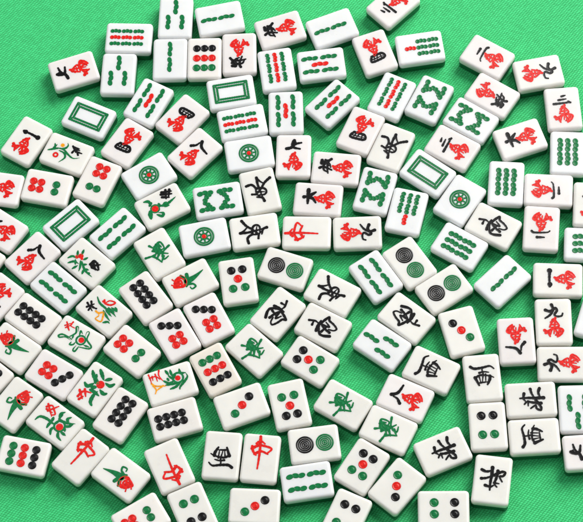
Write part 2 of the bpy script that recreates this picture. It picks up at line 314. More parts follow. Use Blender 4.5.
GLYPHS = {
    'wan': [["s","r",0.78,[[0.9,1.86],[0.48,-1.54],[-0.21,-7.47]]],["s","r",0.84,[[-0.67,0.76],[-1.38,-1.22],[-2.48,-3.52]]],["s","r",0.78,[[-1.57,-0.65],[0.25,0.17],[1.91,-1.11],[2.6,-3.0],[0.22,-3.69],[-2.22,-3.47]]],["s","r",0.67,[[-1.53,-2.07],[1.87,-2.02]]],["s","r",1.06,[[-5.17,-5.4],[-3.41,-6.68],[-2.37,-8.96]]],["s","r",0.89,[[-4.62,-6.88],[-2.19,-5.23],[0.19,-4.48],[2.79,-4.42]]],["s","r",1.06,[[2.79,-4.42],[4.57,-5.47],[3.57,-7.72],[1.68,-9.26]]],["s","r",0.84,[[0.03,-4.37],[1.48,-6.77],[0.58,-8.34]]],["s","r",0.84,[[-1.67,-5.18],[-2.22,-8.0]]],["s","r",0.84,[[3.0,-5.67],[1.4,-8.64]]],["s","r",0.56,[[-0.22,1.32],[1.5,0.15]]],["s","r",0.72,[[-1.36,-4.05],[1.76,-4.29]]]],
    'n9': [["s","k",1.11,[[-0.83,9.71],[-0.17,7.01],[-1.67,3.91],[-4.59,1.8]]],["s","k",1.11,[[-4.26,6.64],[-1.68,5.9],[1.17,7.67],[1.89,6.12],[0.52,3.86],[1.94,2.75],[4.35,3.05],[5.05,4.51]]]],
    'n7': [["s","k",1.23,[[0.34,9.66],[-0.59,7.51],[-0.09,5.24],[3.66,4.26]]],["s","k",1.23,[[-4.01,4.37],[-1.45,5.05],[1.06,7.33],[4.38,8.19]]],["s","k",1.0,[[0.24,9.54],[1.37,8.31]]]],
    'west': [["s","k",1.1,[[-5.99,6.6],[-3.86,5.4],[0.39,5.68],[4.44,6.28],[6.52,4.68]]],["s","k",0.8,[[-1.55,2.78],[0.84,3.22],[3.6,2.72]]],["s","k",0.7,[[0.09,5.05],[0.27,2.26]]],["s","k",1.2,[[-4.03,0.13],[-2.3,-4.4]]],["s","k",0.9,[[-4.05,-0.02],[-1.0,1.37],[3.62,0.7],[5.98,-0.41]]],["s","k",1.2,[[3.96,0.42],[3.78,-1.32],[2.25,-4.3]]],["s","k",0.6,[[-1.8,0.43],[-1.2,-2.79]]],["s","k",0.65,[[0.5,2.24],[-0.33,-2.56]]],["s","k",0.65,[[1.76,1.77],[1.51,-2.38]]],["s","k",0.75,[[-1.54,-2.96],[2.31,-2.8]]]],
    'red': [["s","r",0.99,[[-1.07,11.96],[-0.76,6.33],[-0.74,0.18],[-1.01,-6.23]]],["s","r",0.9,[[-2.79,7.92],[-0.77,9.33],[1.71,8.14]]],["s","r",0.99,[[-5.01,6.13],[-4.28,3.38],[-2.54,1.34]]],["s","r",0.99,[[-5.04,4.9],[-1.51,6.97],[2.71,6.64],[5.53,5.4],[3.01,2.54]]],["s","r",0.99,[[-3.29,2.06],[0.12,3.69],[3.78,2.34]]],["s","r",0.72,[[-2.14,8.86],[0.04,9.58]]]],
    'north': [["s","k",1.17,[[-5.92,4.98],[-3.54,4.19],[-0.75,4.97]]],["s","k",1.06,[[-5.76,0.04],[-3.16,0.57],[-1.13,1.68]]],["s","k",1.28,[[-0.43,6.74],[-0.5,2.51],[-0.77,-1.83],[-0.71,-5.85]]],["s","k",1.11,[[-3.35,-3.54],[-0.64,-4.07],[0.8,-3.25]]],["s","k",1.17,[[2.6,5.16],[2.13,1.22],[1.4,-2.1],[2.79,-3.76]]],["s","k",1.11,[[0.72,2.55],[4.57,4.86],[6.52,4.67],[5.56,2.61],[3.72,2.17],[5.31,-0.55]]],["s","k",0.89,[[1.15,-1.7],[3.81,-1.81]]]],
    'south': [["s","k",0.8,[[-0.33,8.5],[0.81,5.27],[0.36,3.01]]],["s","k",0.74,[[-2.01,5.72],[0.87,6.02]]],["s","k",0.94,[[-4.13,2.07],[-0.8,2.72],[2.4,2.5]]],["s","k",0.94,[[-3.55,-6.19],[-5.0,-2.7],[-4.58,-0.2],[-1.25,1.76],[0.76,2.1]]],["s","k",0.87,[[0.66,2.02],[6.21,-0.39],[4.56,-1.57],[3.61,-4.74],[2.09,-7.39],[0.4,-6.52],[-0.24,-3.72]]],["s","k",0.87,[[-1.71,-4.94],[-0.86,-1.24],[-0.0,0.72]]],["s","k",0.8,[[-3.34,-0.72],[1.38,-2.29]]],["s","k",0.8,[[0.48,0.84],[1.21,-3.29],[2.84,-0.47]]]],
    'east': [["s","k",1.06,[[-1.06,6.96],[-0.3,4.79],[2.63,3.7]]],["s","k",0.84,[[4.94,1.51],[2.56,2.1],[0.97,3.48]]],["s","k",1.0,[[0.36,-8.21],[0.54,-4.25],[0.1,0.22],[-0.53,4.23]]],["s","k",0.78,[[0.39,-8.09],[-1.14,-5.59],[-2.84,-3.92]]],["s","k",1.0,[[-7.04,-6.57],[-3.46,-4.2],[-1.04,-1.24],[2.09,1.72]]],["s","k",1.0,[[7.11,-4.26],[4.1,-4.51],[2.31,-2.2],[2.5,0.99]]],["s","k",0.95,[[1.94,-1.61],[-2.09,-0.92],[-3.43,1.09],[-2.08,3.0],[1.58,2.71]]],["s","k",0.72,[[1.58,0.6],[-2.25,1.42]]]],
    'green': [["s","g",0.73,[[-8.05,1.01],[-4.5,0.28],[-2.82,0.47]]],["s","g",0.73,[[-2.79,6.58],[-1.46,4.32]]],["s","g",0.73,[[6.86,1.11],[4.38,0.39],[2.05,-0.59]]],["s","g",0.73,[[-0.52,4.59],[3.41,5.76],[4.11,2.23],[3.29,0.46]]],["s","g",0.73,[[-2.68,2.88],[-0.27,1.19],[3.66,0.98]]],["s","g",0.73,[[0.99,5.42],[1.48,1.69],[0.2,-0.78]]],["s","g",0.73,[[2.42,5.44],[-0.09,3.39],[-1.73,0.57],[-3.79,-1.04]]],["s","g",0.73,[[-4.15,-0.02],[-2.59,-2.7],[-1.48,-5.82]]],["s","g",0.73,[[-0.78,0.28],[1.52,-1.11],[4.05,-2.92]]],["s","g",0.73,[[-0.77,-0.92],[-3.05,-2.75]]],["s","g",0.73,[[2.19,-0.46],[0.58,-2.84],[0.62,-4.89],[3.41,-4.43]]],["s","g",0.73,[[0.8,2.24],[1.63,0.05]]],["s","g",0.73,[[1.19,-3.04],[-1.34,-5.51]]],["s","g",0.73,[[-1.55,3.58],[-0.17,2.09]]],["s","g",0.73,[[2.25,4.06],[2.79,2.56]]]],
    'n4': [["s","k",1.11,[[2.78,2.45],[-0.19,2.07],[-3.18,1.96],[-4.59,3.3],[-4.04,5.0],[-0.03,5.81],[3.45,6.0],[3.9,4.61],[2.78,2.45]]],["s","k",0.61,[[1.44,2.68],[1.92,5.35]]],["s","k",0.61,[[-0.4,2.49],[0.21,5.17]]],["s","k",0.61,[[-2.28,2.51],[-2.57,5.33]]],["s","k",0.56,[[2.74,4.5],[-3.73,3.73]]]],
    'n5': [["s","k",1.16,[[4.06,8.33],[2.06,8.52],[1.69,6.39]]],["s","k",1.06,[[5.31,3.11],[3.41,4.77],[-0.94,4.79],[-3.78,4.15]]],["s","k",1.06,[[-0.79,9.22],[0.0,6.98],[-1.62,2.21]]],["s","k",0.95,[[2.76,7.3],[4.08,5.63],[4.78,3.26]]],["s","k",0.9,[[4.41,6.44],[2.05,3.83],[-0.08,3.01]]],["s","k",0.95,[[1.27,7.12],[-1.72,6.78],[-3.05,4.44]]],["s","k",0.74,[[2.33,5.79],[0.8,3.53]]],["s","k",0.74,[[-0.92,4.53],[-1.39,2.14]]]],
    'n6': [["s","k",1.21,[[0.56,8.03],[1.06,6.15]]],["s","k",1.48,[[5.19,5.82],[1.21,5.74],[-3.23,5.61]]],["s","k",1.32,[[2.17,4.12],[4.04,1.62]]],["s","k",1.26,[[0.35,4.69],[-0.11,2.98],[-2.46,1.19]]]],
    'n8': [["s","k",0.99,[[-4.33,1.4],[-2.52,3.37],[-1.98,6.08]]],["s","k",1.21,[[-1.46,7.51],[0.86,4.72],[5.95,3.7]]],["s","k",1.1,[[-4.33,1.4],[-3.33,2.95]]]],
    'n3': [["s","k",0.88,[[-0.24,7.53],[1.99,8.08]]],["s","k",0.88,[[-2.22,5.24],[2.16,5.72]]],["s","k",0.99,[[-5.06,2.91],[-0.5,3.13],[4.71,3.41]]],["s","k",0.99,[[3.35,3.78],[4.56,3.06]]]],
    'n2': [["s","k",0.88,[[5.25,2.25],[3.74,3.08],[-3.05,2.6],[-4.78,1.55]]],["s","k",0.99,[[2.14,5.88],[-1.83,5.71]]]],
    'n1': [["s","k",1.1,[[5.09,4.58],[0.18,4.73],[-4.58,4.37]]],["s","k",1.65,[[4.98,4.68],[3.95,4.57]]],["s","k",1.65,[[-3.22,4.38],[-4.47,4.47]]]],
    'plantA': [["s","g",0.6,[[-11.01,-2.17],[-8.22,-0.44],[-4.63,1.68]]],["s","g",0.6,[[-8.89,3.3],[-7.18,0.13]]],["s","g",0.6,[[-8.76,-0.96],[-7.27,3.25]]],["s","g",0.6,[[-6.92,0.95],[-2.54,1.47],[0.99,-0.29],[4.91,-1.53],[8.39,0.12]]],["s","g",0.6,[[-4.78,-0.03],[-1.23,-0.49],[0.37,-3.05],[-1.77,-7.01]]],["s","g",0.6,[[-4.43,1.27],[-1.85,2.76],[-1.19,4.9],[-2.23,6.2]]],["blob","o",1.2,[[-4.22,3.79]]],["s","r",0.84,[[-4.15,-3.27],[-4.27,-2.75],[-4.6,-2.34],[-5.08,-2.11],[-5.62,-2.11],[-6.1,-2.34],[-6.43,-2.75],[-6.55,-3.27],[-6.43,-3.79],[-6.1,-4.21],[-5.62,-4.44],[-5.08,-4.44],[-4.6,-4.21],[-4.27,-3.79],[-4.15,-3.27]]],["s","k",0.84,[[1.58,5.47],[4.77,2.49]]],["s","k",0.84,[[2.42,5.1],[5.84,5.29]]],["s","k",0.84,[[2.91,1.57],[3.84,3.97],[6.5,4.35]]],["s","k",0.84,[[6.74,1.44],[4.17,4.25]]],["s","k",0.84,[[5.45,2.99],[8.36,3.11]]]],
    'plantB': [["s","g",0.67,[[-9.89,-5.15],[-8.55,-2.52],[-5.87,-2.28]]],["s","g",0.67,[[-7.74,-7.33],[-5.59,-4.26],[-2.6,-3.74]]],["s","g",0.67,[[-3.39,-8.37],[-2.32,-4.62]]],["s","g",0.67,[[-6.46,4.45],[-5.16,1.09]]],["s","g",0.67,[[-1.41,2.35],[-2.44,-0.51]]],["s","g",0.67,[[-8.67,1.85],[-6.29,-1.17]]],["s","g",0.67,[[-5.96,-3.04],[-3.59,-5.45]]],["s","g",0.67,[[-3.25,-1.55],[-0.74,-4.54],[0.58,-7.16]]],["s","g",0.67,[[-2.34,-1.46],[2.65,-4.18],[8.78,-4.68]]],["s","g",0.67,[[3.11,-7.03],[1.74,-3.68]]],["s","g",0.67,[[-0.43,-2.56],[1.19,-0.81]]],["s","g",0.67,[[2.19,-3.88],[4.36,-2.7]]],["s","g",0.67,[[4.82,-4.87],[6.43,-3.64]]],["blob","r",1.16,[[-6.42,-1.29]]],["blob","r",1.53,[[-5.03,0.52]]],["blob","r",0.86,[[-3.48,-0.3]]],["s","k",1.04,[[2.54,0.35],[2.75,3.37],[5.78,2.98]]],["s","k",1.04,[[3.71,-0.0],[6.91,3.79]]],["s","k",1.04,[[2.98,2.28],[7.06,-0.2]]],["s","k",1.04,[[5.1,3.26],[8.49,1.05]]],["s","k",1.04,[[4.57,-0.37],[8.23,0.47]]]],
    'plantC': [["s","g",0.84,[[-8.21,6.99],[-5.58,5.83],[-5.81,2.66]]],["s","g",0.84,[[-1.66,1.5],[-0.15,-0.06],[3.49,-0.41],[9.33,1.12]]],["s","g",0.84,[[0.64,0.01],[3.5,0.8]]],["s","g",0.84,[[0.78,-0.94],[3.9,-1.86]]],["s","g",0.84,[[-5.05,-3.67],[-2.79,-5.99],[-1.49,-4.49],[-3.79,-3.0]]],["s","g",0.84,[[-1.16,2.17],[-1.21,-0.32]]],["s","g",0.84,[[-4.3,4.58],[-6.83,2.9]]],["s","g",1.26,[[-7.41,0.11],[-8.38,-2.11],[-9.22,-4.82]]],["s","g",0.7,[[-1.93,0.06],[-2.16,1.09],[-2.82,1.92],[-3.77,2.38],[-4.83,2.38],[-5.78,1.92],[-6.44,1.09],[-6.67,0.06],[-6.44,-0.97],[-5.78,-1.79],[-4.83,-2.25],[-3.77,-2.25],[-2.82,-1.79],[-2.16,-0.97],[-1.93,0.06]]],["blob","r",2.02,[[-4.3,0.06]]],["s","k",1.05,[[3.5,7.43],[8.67,5.51]]],["s","k",1.05,[[2.53,6.41],[8.15,3.89]]],["s","k",1.05,[[6.09,7.69],[3.97,2.62]]],["s","k",1.05,[[2.37,4.59],[5.92,2.55]]],["s","k",1.05,[[8.13,6.87],[5.71,3.02]]]],
    'plantE': [["s","k",0.8,[[-8.49,-4.7],[-6.59,-0.76]]],["s","k",0.8,[[-9.97,-2.69],[-4.62,-4.45]]],["s","k",0.8,[[-8.86,-0.71],[-6.0,-2.78],[-3.6,-1.7]]],["s","k",0.8,[[-6.44,-5.44],[-7.02,-2.83]]],["s","k",0.8,[[-7.38,-2.64],[-3.55,-2.17]]],["s","o",0.74,[[-2.84,-3.23],[-0.84,-3.01],[0.8,-1.07],[2.44,-3.0],[3.64,-5.91],[0.14,-6.69],[0.27,-4.06],[-1.33,-3.09]]],["s","g",0.67,[[-8.25,3.55],[-4.68,1.75],[-0.01,1.6],[5.05,1.63]]],["s","g",0.67,[[-0.09,-0.16],[3.99,-1.65],[7.31,-2.36]]],["s","g",0.67,[[0.66,0.92],[6.21,0.12]]],["s","g",0.67,[[0.88,2.38],[5.76,3.1]]],["s","g",0.67,[[0.88,3.05],[8.02,1.62]]],["s","g",0.67,[[2.21,3.96],[6.65,4.21]]],["s","g",0.67,[[3.63,5.45],[6.38,4.48]]],["s","g",0.67,[[4.88,-5.66],[6.65,-3.53],[8.2,-3.69]]],["s","r",0.8,[[-3.88,3.71],[-1.25,3.72],[1.1,5.1],[1.76,7.54],[-1.35,6.35],[-2.14,3.79]]],["s","r",0.8,[[-3.88,4.73],[-2.5,3.82]]]],
    'plantD': [["s","r",0.58,[[-10.03,3.68],[-7.84,6.41]]],["s","r",0.58,[[-10.27,5.88],[-6.36,2.62]]],["s","r",0.58,[[-9.01,2.74],[-6.93,6.18]]],["s","r",0.58,[[-7.23,7.71],[-7.15,5.18],[-4.25,5.14]]],["s","r",0.58,[[-8.66,3.88],[-6.29,2.2]]],["s","g",0.52,[[-1.8,-1.47],[-3.96,-1.07],[-8.21,-1.45],[-9.69,-3.12],[-8.55,-3.68],[-5.97,-1.97],[-2.18,-2.01]]],["s","g",0.52,[[-4.31,-0.89],[-2.29,3.05],[-3.99,6.07],[-3.04,6.65],[-1.45,4.34]]],["s","g",0.52,[[-1.39,-2.62],[-1.46,-4.36],[0.32,-3.45],[0.6,-1.03]]],["s","g",0.52,[[3.64,-2.84],[3.45,-6.04],[2.35,-6.4],[1.88,-5.29],[2.13,-2.82]]],["s","g",0.52,[[3.79,-3.06],[9.16,-1.06],[9.5,0.85],[5.29,2.95],[4.12,7.06],[2.76,6.64],[3.44,3.78]]],["s","g",0.52,[[0.3,2.9],[-0.58,5.48],[1.46,4.37]]],["s","g",0.52,[[5.58,-0.74],[9.24,-0.08]]],["s","g",0.52,[[-2.59,1.31],[-2.07,-1.09]]],["s","g",0.78,[[5.15,0.92],[4.89,2.05],[4.17,2.95],[3.13,3.45],[1.98,3.45],[0.94,2.95],[0.22,2.05],[-0.04,0.92],[0.22,-0.2],[0.94,-1.1],[1.98,-1.61],[3.13,-1.61],[4.17,-1.1],[4.89,-0.2],[5.15,0.92]]],["blob","r",1.69,[[2.82,1.08]]]],
    'plantF': [["s","g",1.04,[[7.82,7.02],[5.33,4.02],[4.47,0.32]]],["s","g",1.04,[[10.68,3.87],[8.75,1.21],[6.52,-1.59]]],["s","g",1.04,[[9.72,-4.78],[6.69,-1.85]]],["s","g",1.04,[[8.06,-7.84],[5.75,-6.35],[5.75,-3.15]]],["s","g",1.04,[[-0.14,6.6],[-1.0,3.88],[2.56,1.8]]],["s","g",1.04,[[7.23,3.75],[3.48,3.02]]],["s","g",1.04,[[1.25,-7.56],[0.06,-6.0],[1.02,-2.85]]],["s","g",1.04,[[-2.02,1.75],[-1.8,-1.29],[-2.26,-4.84]]],["s","g",1.04,[[-8.96,-4.8],[-7.36,-2.77],[-3.22,-1.97],[-0.3,-2.62]]],["s","g",1.04,[[-0.6,1.74],[1.35,-0.63]]],["s","g",1.04,[[3.82,2.74],[3.1,-0.32]]],["blob","r",2.33,[[3.51,-1.53]]],["s","r",0.97,[[-8.67,4.87],[-4.86,4.06],[-3.19,0.11]]],["s","r",0.97,[[-5.21,6.24],[-8.47,1.97]]],["s","r",0.97,[[-3.31,4.07],[-6.42,1.22]]],["s","r",0.97,[[-9.69,3.34],[-7.28,2.4]]]],
    'plantG': [["s","r",0.62,[[-9.97,8.34],[-9.68,4.75],[-9.86,3.1]]],["s","r",0.62,[[-9.92,6.41],[-6.49,6.29],[-4.63,3.93]]],["s","r",0.62,[[-3.81,9.19],[-4.66,6.32],[-3.46,2.74]]],["s","r",0.62,[[-8.26,6.89],[-8.54,4.49]]],["s","r",0.62,[[-6.38,7.7],[-6.33,3.33]]],["s","o",0.68,[[-9.73,2.92],[-8.07,0.91],[-2.8,-0.77]]],["s","o",0.68,[[-9.29,1.32],[-8.35,-1.29],[-9.46,-3.4]]],["s","o",0.68,[[-4.12,-0.12],[-8.26,-1.78]]],["s","g",0.74,[[-0.6,8.09],[0.65,4.69]]],["s","g",0.74,[[2.09,7.5],[2.15,4.63],[3.53,2.71]]],["s","g",0.74,[[6.97,6.48],[7.12,3.92],[9.91,3.29]]],["s","g",0.74,[[-3.16,2.51],[-0.41,0.11],[3.03,1.04]]],["s","g",0.74,[[-2.8,-0.38],[0.56,-0.74],[4.61,-1.81]]],["s","g",0.74,[[-1.01,-3.35],[2.32,-2.99],[5.99,-1.29]]],["s","g",0.74,[[4.0,-5.08],[4.89,-3.54],[9.82,0.35],[9.64,3.18]]],["s","g",0.74,[[-0.79,3.34],[-0.22,1.36]]],["s","g",0.74,[[0.21,4.64],[2.07,2.29],[4.47,3.84]]],["s","g",0.87,[[7.78,1.7],[7.5,2.94],[6.71,3.93],[5.57,4.48],[4.3,4.48],[3.16,3.93],[2.37,2.94],[2.09,1.7],[2.37,0.47],[3.16,-0.52],[4.3,-1.07],[5.57,-1.07],[6.71,-0.52],[7.5,0.47],[7.78,1.7]]],["blob","r",1.55,[[4.77,1.56]]]],
    'plantH': [["s","r",0.8,[[-9.22,4.03],[-7.22,6.35],[-5.2,5.62]]],["s","r",0.8,[[-7.11,2.62],[-3.89,8.17]]],["s","r",0.8,[[-9.41,5.81],[-3.37,1.42]]],["s","r",0.8,[[-5.17,5.39],[-2.58,3.5],[-3.89,1.94]]],["s","r",0.8,[[-8.35,3.01],[-4.44,3.27]]],["s","g",0.8,[[-9.38,-5.38],[-8.42,-2.43],[-4.53,-1.19],[0.43,-1.21],[2.02,0.8]]],["s","g",0.8,[[-1.27,-5.21],[-1.58,-2.72],[-0.93,-0.57]]],["s","g",0.8,[[2.96,-7.09],[1.32,-4.68],[1.9,-1.77]]],["s","g",0.8,[[0.89,3.1],[-0.2,5.36],[1.24,7.84]]],["s","g",0.8,[[1.03,5.86],[1.32,2.59],[6.27,3.55],[9.9,5.85]]],["s","g",0.8,[[6.64,4.08],[4.77,5.33],[5.95,7.62]]],["s","g",0.8,[[5.24,-3.0],[6.91,-5.45],[9.99,-6.28]]],["s","g",0.8,[[6.46,-2.5],[10.12,-2.56]]],["s","g",0.8,[[6.25,0.65],[8.32,-1.11]]],["s","g",0.8,[[6.16,1.24],[8.03,2.63],[9.21,4.92]]],["s","g",0.8,[[-2.06,1.73],[-1.35,-1.05]]],["s","g",0.87,[[6.75,-0.35],[6.46,0.93],[5.64,1.95],[4.47,2.52],[3.16,2.52],[1.98,1.95],[1.16,0.93],[0.87,-0.35],[1.16,-1.62],[1.98,-2.64],[3.16,-3.21],[4.47,-3.21],[5.64,-2.64],[6.46,-1.62],[6.75,-0.35]]],["blob","r",2.07,[[4.15,-0.75]]]],
    'rose': [["s","g",0.98,[[-3.12,5.66],[-1.17,2.22]]],["s","g",0.98,[[-1.85,-1.07],[0.69,-1.99],[1.39,-4.04],[-0.98,-4.56],[-1.46,-3.13]]],["s","g",1.54,[[0.12,4.77],[-1.17,0.72],[-3.13,-1.69]]],["t","g",[3.21,0.35],[[-1.34,0.98],[1.88,1.11],[5.22,1.77],[9.46,3.01]]],["s","r",1.68,[[-8.71,1.24],[-6.31,4.25],[-3.11,4.64],[-2.2,1.96],[-4.18,-0.78],[-8.74,0.59]]],["s","r",1.12,[[-6.67,1.27],[-6.18,3.0],[-4.35,2.91],[-4.58,0.95],[-5.92,1.27]]],["s","r",1.12,[[-6.63,3.59],[-4.36,-0.85]]],["s","r",0.63,[[-8.32,5.78],[-7.54,3.59]]],["s","r",0.63,[[-9.99,2.87],[-9.54,2.28]]]],
}
PARTNAME = {'k': 'black_writing', 'r': 'red_writing', 'g': 'green_writing'}

def carve(items, k_, prof, step=0.13):
    """One hollow-ground surface for a whole sign: the union of its strokes, with a lip along the outline."""
    px, py, ph = [], [], []
    for it in items:
        if it[0] == 'blob':
            px.append(it[3][0][0]); py.append(it[3][0][1]); ph.append(it[2]); continue
        path = smooth_path(it[3], 0.12); n = len(path)
        closed = it[3][0] == it[3][-1]
        for i, (x, y) in enumerate(path):
            t = i / max(n - 1, 1)
            if it[0] == 't': h = (it[2][0] + (it[2][1] - it[2][0]) * t) / 2 * k_
            else: h = it[2] / 2 * k_ * (1 if closed else prof(t)) * (1 + 0.07 * math.sin(3.1 * x + 2.3 * y))
            px.append(x); py.append(y); ph.append(h)
    px, py, ph = np.array(px), np.array(py), np.array(ph)
    x0, x1 = (px - ph).min() - 0.3, (px + ph).max() + 0.3
    y0, y1 = (py - ph).min() - 0.3, (py + ph).max() + 0.3
    gx = np.arange(x0, x1 + step, step); gy = np.arange(y0, y1 + step, step)
    X_, Y_ = np.meshgrid(gx, gy)
    Dm = np.full(X_.shape, -9.0)
    for x, y, h in zip(px, py, ph): np.maximum(Dm, h - np.hypot(X_ - x, Y_ - y), out=Dm)
    gyv, gxv = np.gradient(Dm, step)
    gl_ = np.maximum(np.hypot(gxv, gyv), 0.3)
    bm = bmesh.new(); V = {}
    def vert(j, i):
        if (j, i) not in V:
            d = Dm[j, i]; x, y = X_[j, i], Y_[j, i]
            if d <= 0.02:
                x -= gxv[j, i] / gl_[j, i] ** 1 * d / gl_[j, i]; y -= gyv[j, i] / gl_[j, i] * d / gl_[j, i]; z = -0.015
            else:
                z = 0.055 * min(d / 0.06, 1.0) if d < 0.12 else max(0.012, 0.055 - 0.16 * (d - 0.12))
            V[(j, i)] = bm.verts.new((x, y, ZF + z))
        return V[(j, i)]
    ny, nx = Dm.shape
    ins = Dm > -0.75 * step
    for j in range(ny - 1):
        for i in range(nx - 1):
            c = ((j, i), (j, i + 1), (j + 1, i + 1), (j + 1, i))
            q = [p for p in c if ins[p]]
            if len(q) >= 3 and max(Dm[p] for p in q) > 0.02: bm.faces.new([vert(*p) for p in q])
    return bm

def glyph_part(root, items, name, mat, k_=1.42, prof=brush):
    return obj(name, carve(items, k_, prof), mat, root)

def add_glyph(root, key, names, k_=1.4):
    its = GLYPHS[key]
    for col, nm in names.items():
        sel = [i for i in its if i[1] == col]
        if sel: glyph_part(root, sel, nm, col, k_)

WHITE = {'bam': 'white_cool', 'hak': 'white_cool', 'wan': 'white_pink', 'dot': 'white_pink'}
def make_tile(kind):
    base, pale = (kind[:-1], True) if kind.endswith('p') else (kind, False)
    cream = base.endswith('c')
    if cream: base = base[:-1]
    t = bpy.data.objects.new('mahjong_tile', None); COL.objects.link(t)
    t.empty_display_size = 0.004
    land = base.startswith(('plant', 'rose'))
    w, l = (TILE_L, TILE_W) if land else (TILE_W, TILE_L)
    wm = WHITE.get(base[:3], 'white_ivory')
    if base in ('dot1', 'dot2', 'dot3', 'dot4', 'dot5', 'wan1', 'wan9'): wm = 'white_ivory' if base != 'dot1' else 'white_cool'
    if base in ('dot6', 'dot8', 'dot9'): wm = 'white_cream'
    if cream: wm = 'white_aged'
    obj('face_block', face_block(w, l), wm, t)
    obj('back_layer', back_layer(w, l), 'back', t)
    if base in DOTS:
        r, L = DOTS[base]
        for x, y, c in L:
            o = obj('dot', dot_mesh(r), c, t); o.location = (x * MM, y * MM, 0); o.rotation_euler.z = random.uniform(0, 6)
    elif base == 'dot2':
        for y, c in ((5.1, 'k'), (-5.7, 'g')):
            bm = bmesh.new()
            for ro, ri in ((4.9, 3.9), (3.78, 2.85), (2.72, 1.85), (1.72, 0.85)): annulus(bm, ro, ri)
            lathe(bm, [(0.75, -0.02), (0.69, 0.08), (0.3, 0.04), (0.05, 0.05)], 0, 0, 20)
            o = obj('ring_dot', bm, c, t); o.location = (0, y * MM, 0)
    elif base == 'dot1':
        bm = bmesh.new()
        annulus(bm, 5.9, 4.75); annulus(bm, 4.6, 3.5); annulus(bm, 2.3, 1.25)
        for k in range(8):
            a = 2 * math.pi * k / 8
            ribbon(bm, [(1.9 * math.cos(a), 1.9 * math.sin(a)), (4.0 * math.cos(a), 4.0 * math.sin(a))], 1.05, dz=0.01)
        o = obj('wheel_dot', bm, 'g', t); o.location = (0, 0.2 * MM, 0)
        bm = bmesh.new(); lathe(bm, [(1.35, 0.0), (1.2, 0.14), (0.7, 0.08), (0.2, 0.10), (0.05, 0.1)], 0, 0, 20)
        c = obj('red_centre', bm, 'r', o)
    elif base in STICKS:
        ln, wd, L = STICKS[base]
        for x, y, c in L:
            bm = bmesh.new(); stick_mesh(bm, ln, wd, pale)
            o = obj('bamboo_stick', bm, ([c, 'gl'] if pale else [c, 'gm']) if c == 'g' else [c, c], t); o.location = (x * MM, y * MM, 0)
    elif base == 'bam8':
        for s in (1, -1):
            for x, ang, y, ln in ((-5.2, 0, 5.6, 8.6), (5.2, 0, 5.6, 8.6), (-2.35, -50, 5.0, 6.0), (2.35, 50, 5.0, 6.0)):
                bm = bmesh.new(); stick_mesh(bm, ln, 3.1, pale)
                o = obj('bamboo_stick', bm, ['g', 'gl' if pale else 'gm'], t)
                o.location = (x * MM, (y * s + 1.0) * MM, (0.02 if ang else 0) * MM); o.rotation_euler.z = math.radians(ang * s)
    elif base == 'haku':
        bm = bmesh.new()
        for hw, hl, wd in ((5.7, 9.6, 1.35), (3.95, 7.85, 1.35)):
            P = [(-hw, hl), (hw, hl), (hw, -hl), (-hw, -hl)]
            for k in range(4): ribbon(bm, [P[k], P[(k + 1) % 4]], wd, dz=0.005 * k)
        for sx in (-1, 1):
            for sy in (-1, 1): ribbon(bm, [(sx * 5.6, sy * 9.5), (sx * 4.0, sy * 7.9)], 1.0, dz=0.02)
        obj('frame_mark', bm, 'g', t)
    elif base.startswith('wan'):
        add_glyph(t, 'n' + base[3], {'k': 'numeral'}, 1.5); add_glyph(t, 'wan', {'r': 'suit_sign'}, 1.6)
    elif base in ('east', 'south', 'west', 'north'): add_glyph(t, base, {'k': 'wind_sign'}, {'east': 1.55, 'south': 1.7, 'west': 1.45, 'north': 1.4}[base])
    elif base in ('red', 'green'): add_glyph(t, base, {'r': 'dragon_sign', 'g': 'dragon_sign'}, 1.8 if base == 'green' else 1.55)
    elif base == 'rose':
        add_glyph(t, base, {'g': 'leaf', 'r': 'blossom'}, 1.3)
    else:
        redtext = base in ('plantD', 'plantF', 'plantG', 'plantH')
        its = GLYPHS[base]
        glyph_part(t, [i for i in its if i[1] == 'g'], 'leaves', 'g', 1.4, leafy)
        b = [i for i in its if i[1] == 'r' and (not redtext or i[0] == 'blob')]
        if b: glyph_part(t, b, 'blossom', 'r')
        wr = [i for i in its if i[1] == 'k' or (redtext and i[1] == 'r' and i[0] == 's')]
        if wr: glyph_part(t, wr, 'writing', 'r' if redtext else 'k')
        og = [i for i in its if i[1] == 'o']
        if og: glyph_part(t, og, 'orange_stroke' if base != 'plantA' else 'bud', 'o')
    return t

def dup(root):
    r = root.copy(); COL.objects.link(r)
    for ch in list(root.children):
        c = ch.copy(); COL.objects.link(c); c.parent = r
        for gch in list(ch.children):
            d_ = gch.copy(); COL.objects.link(d_); d_.parent = c
    return r

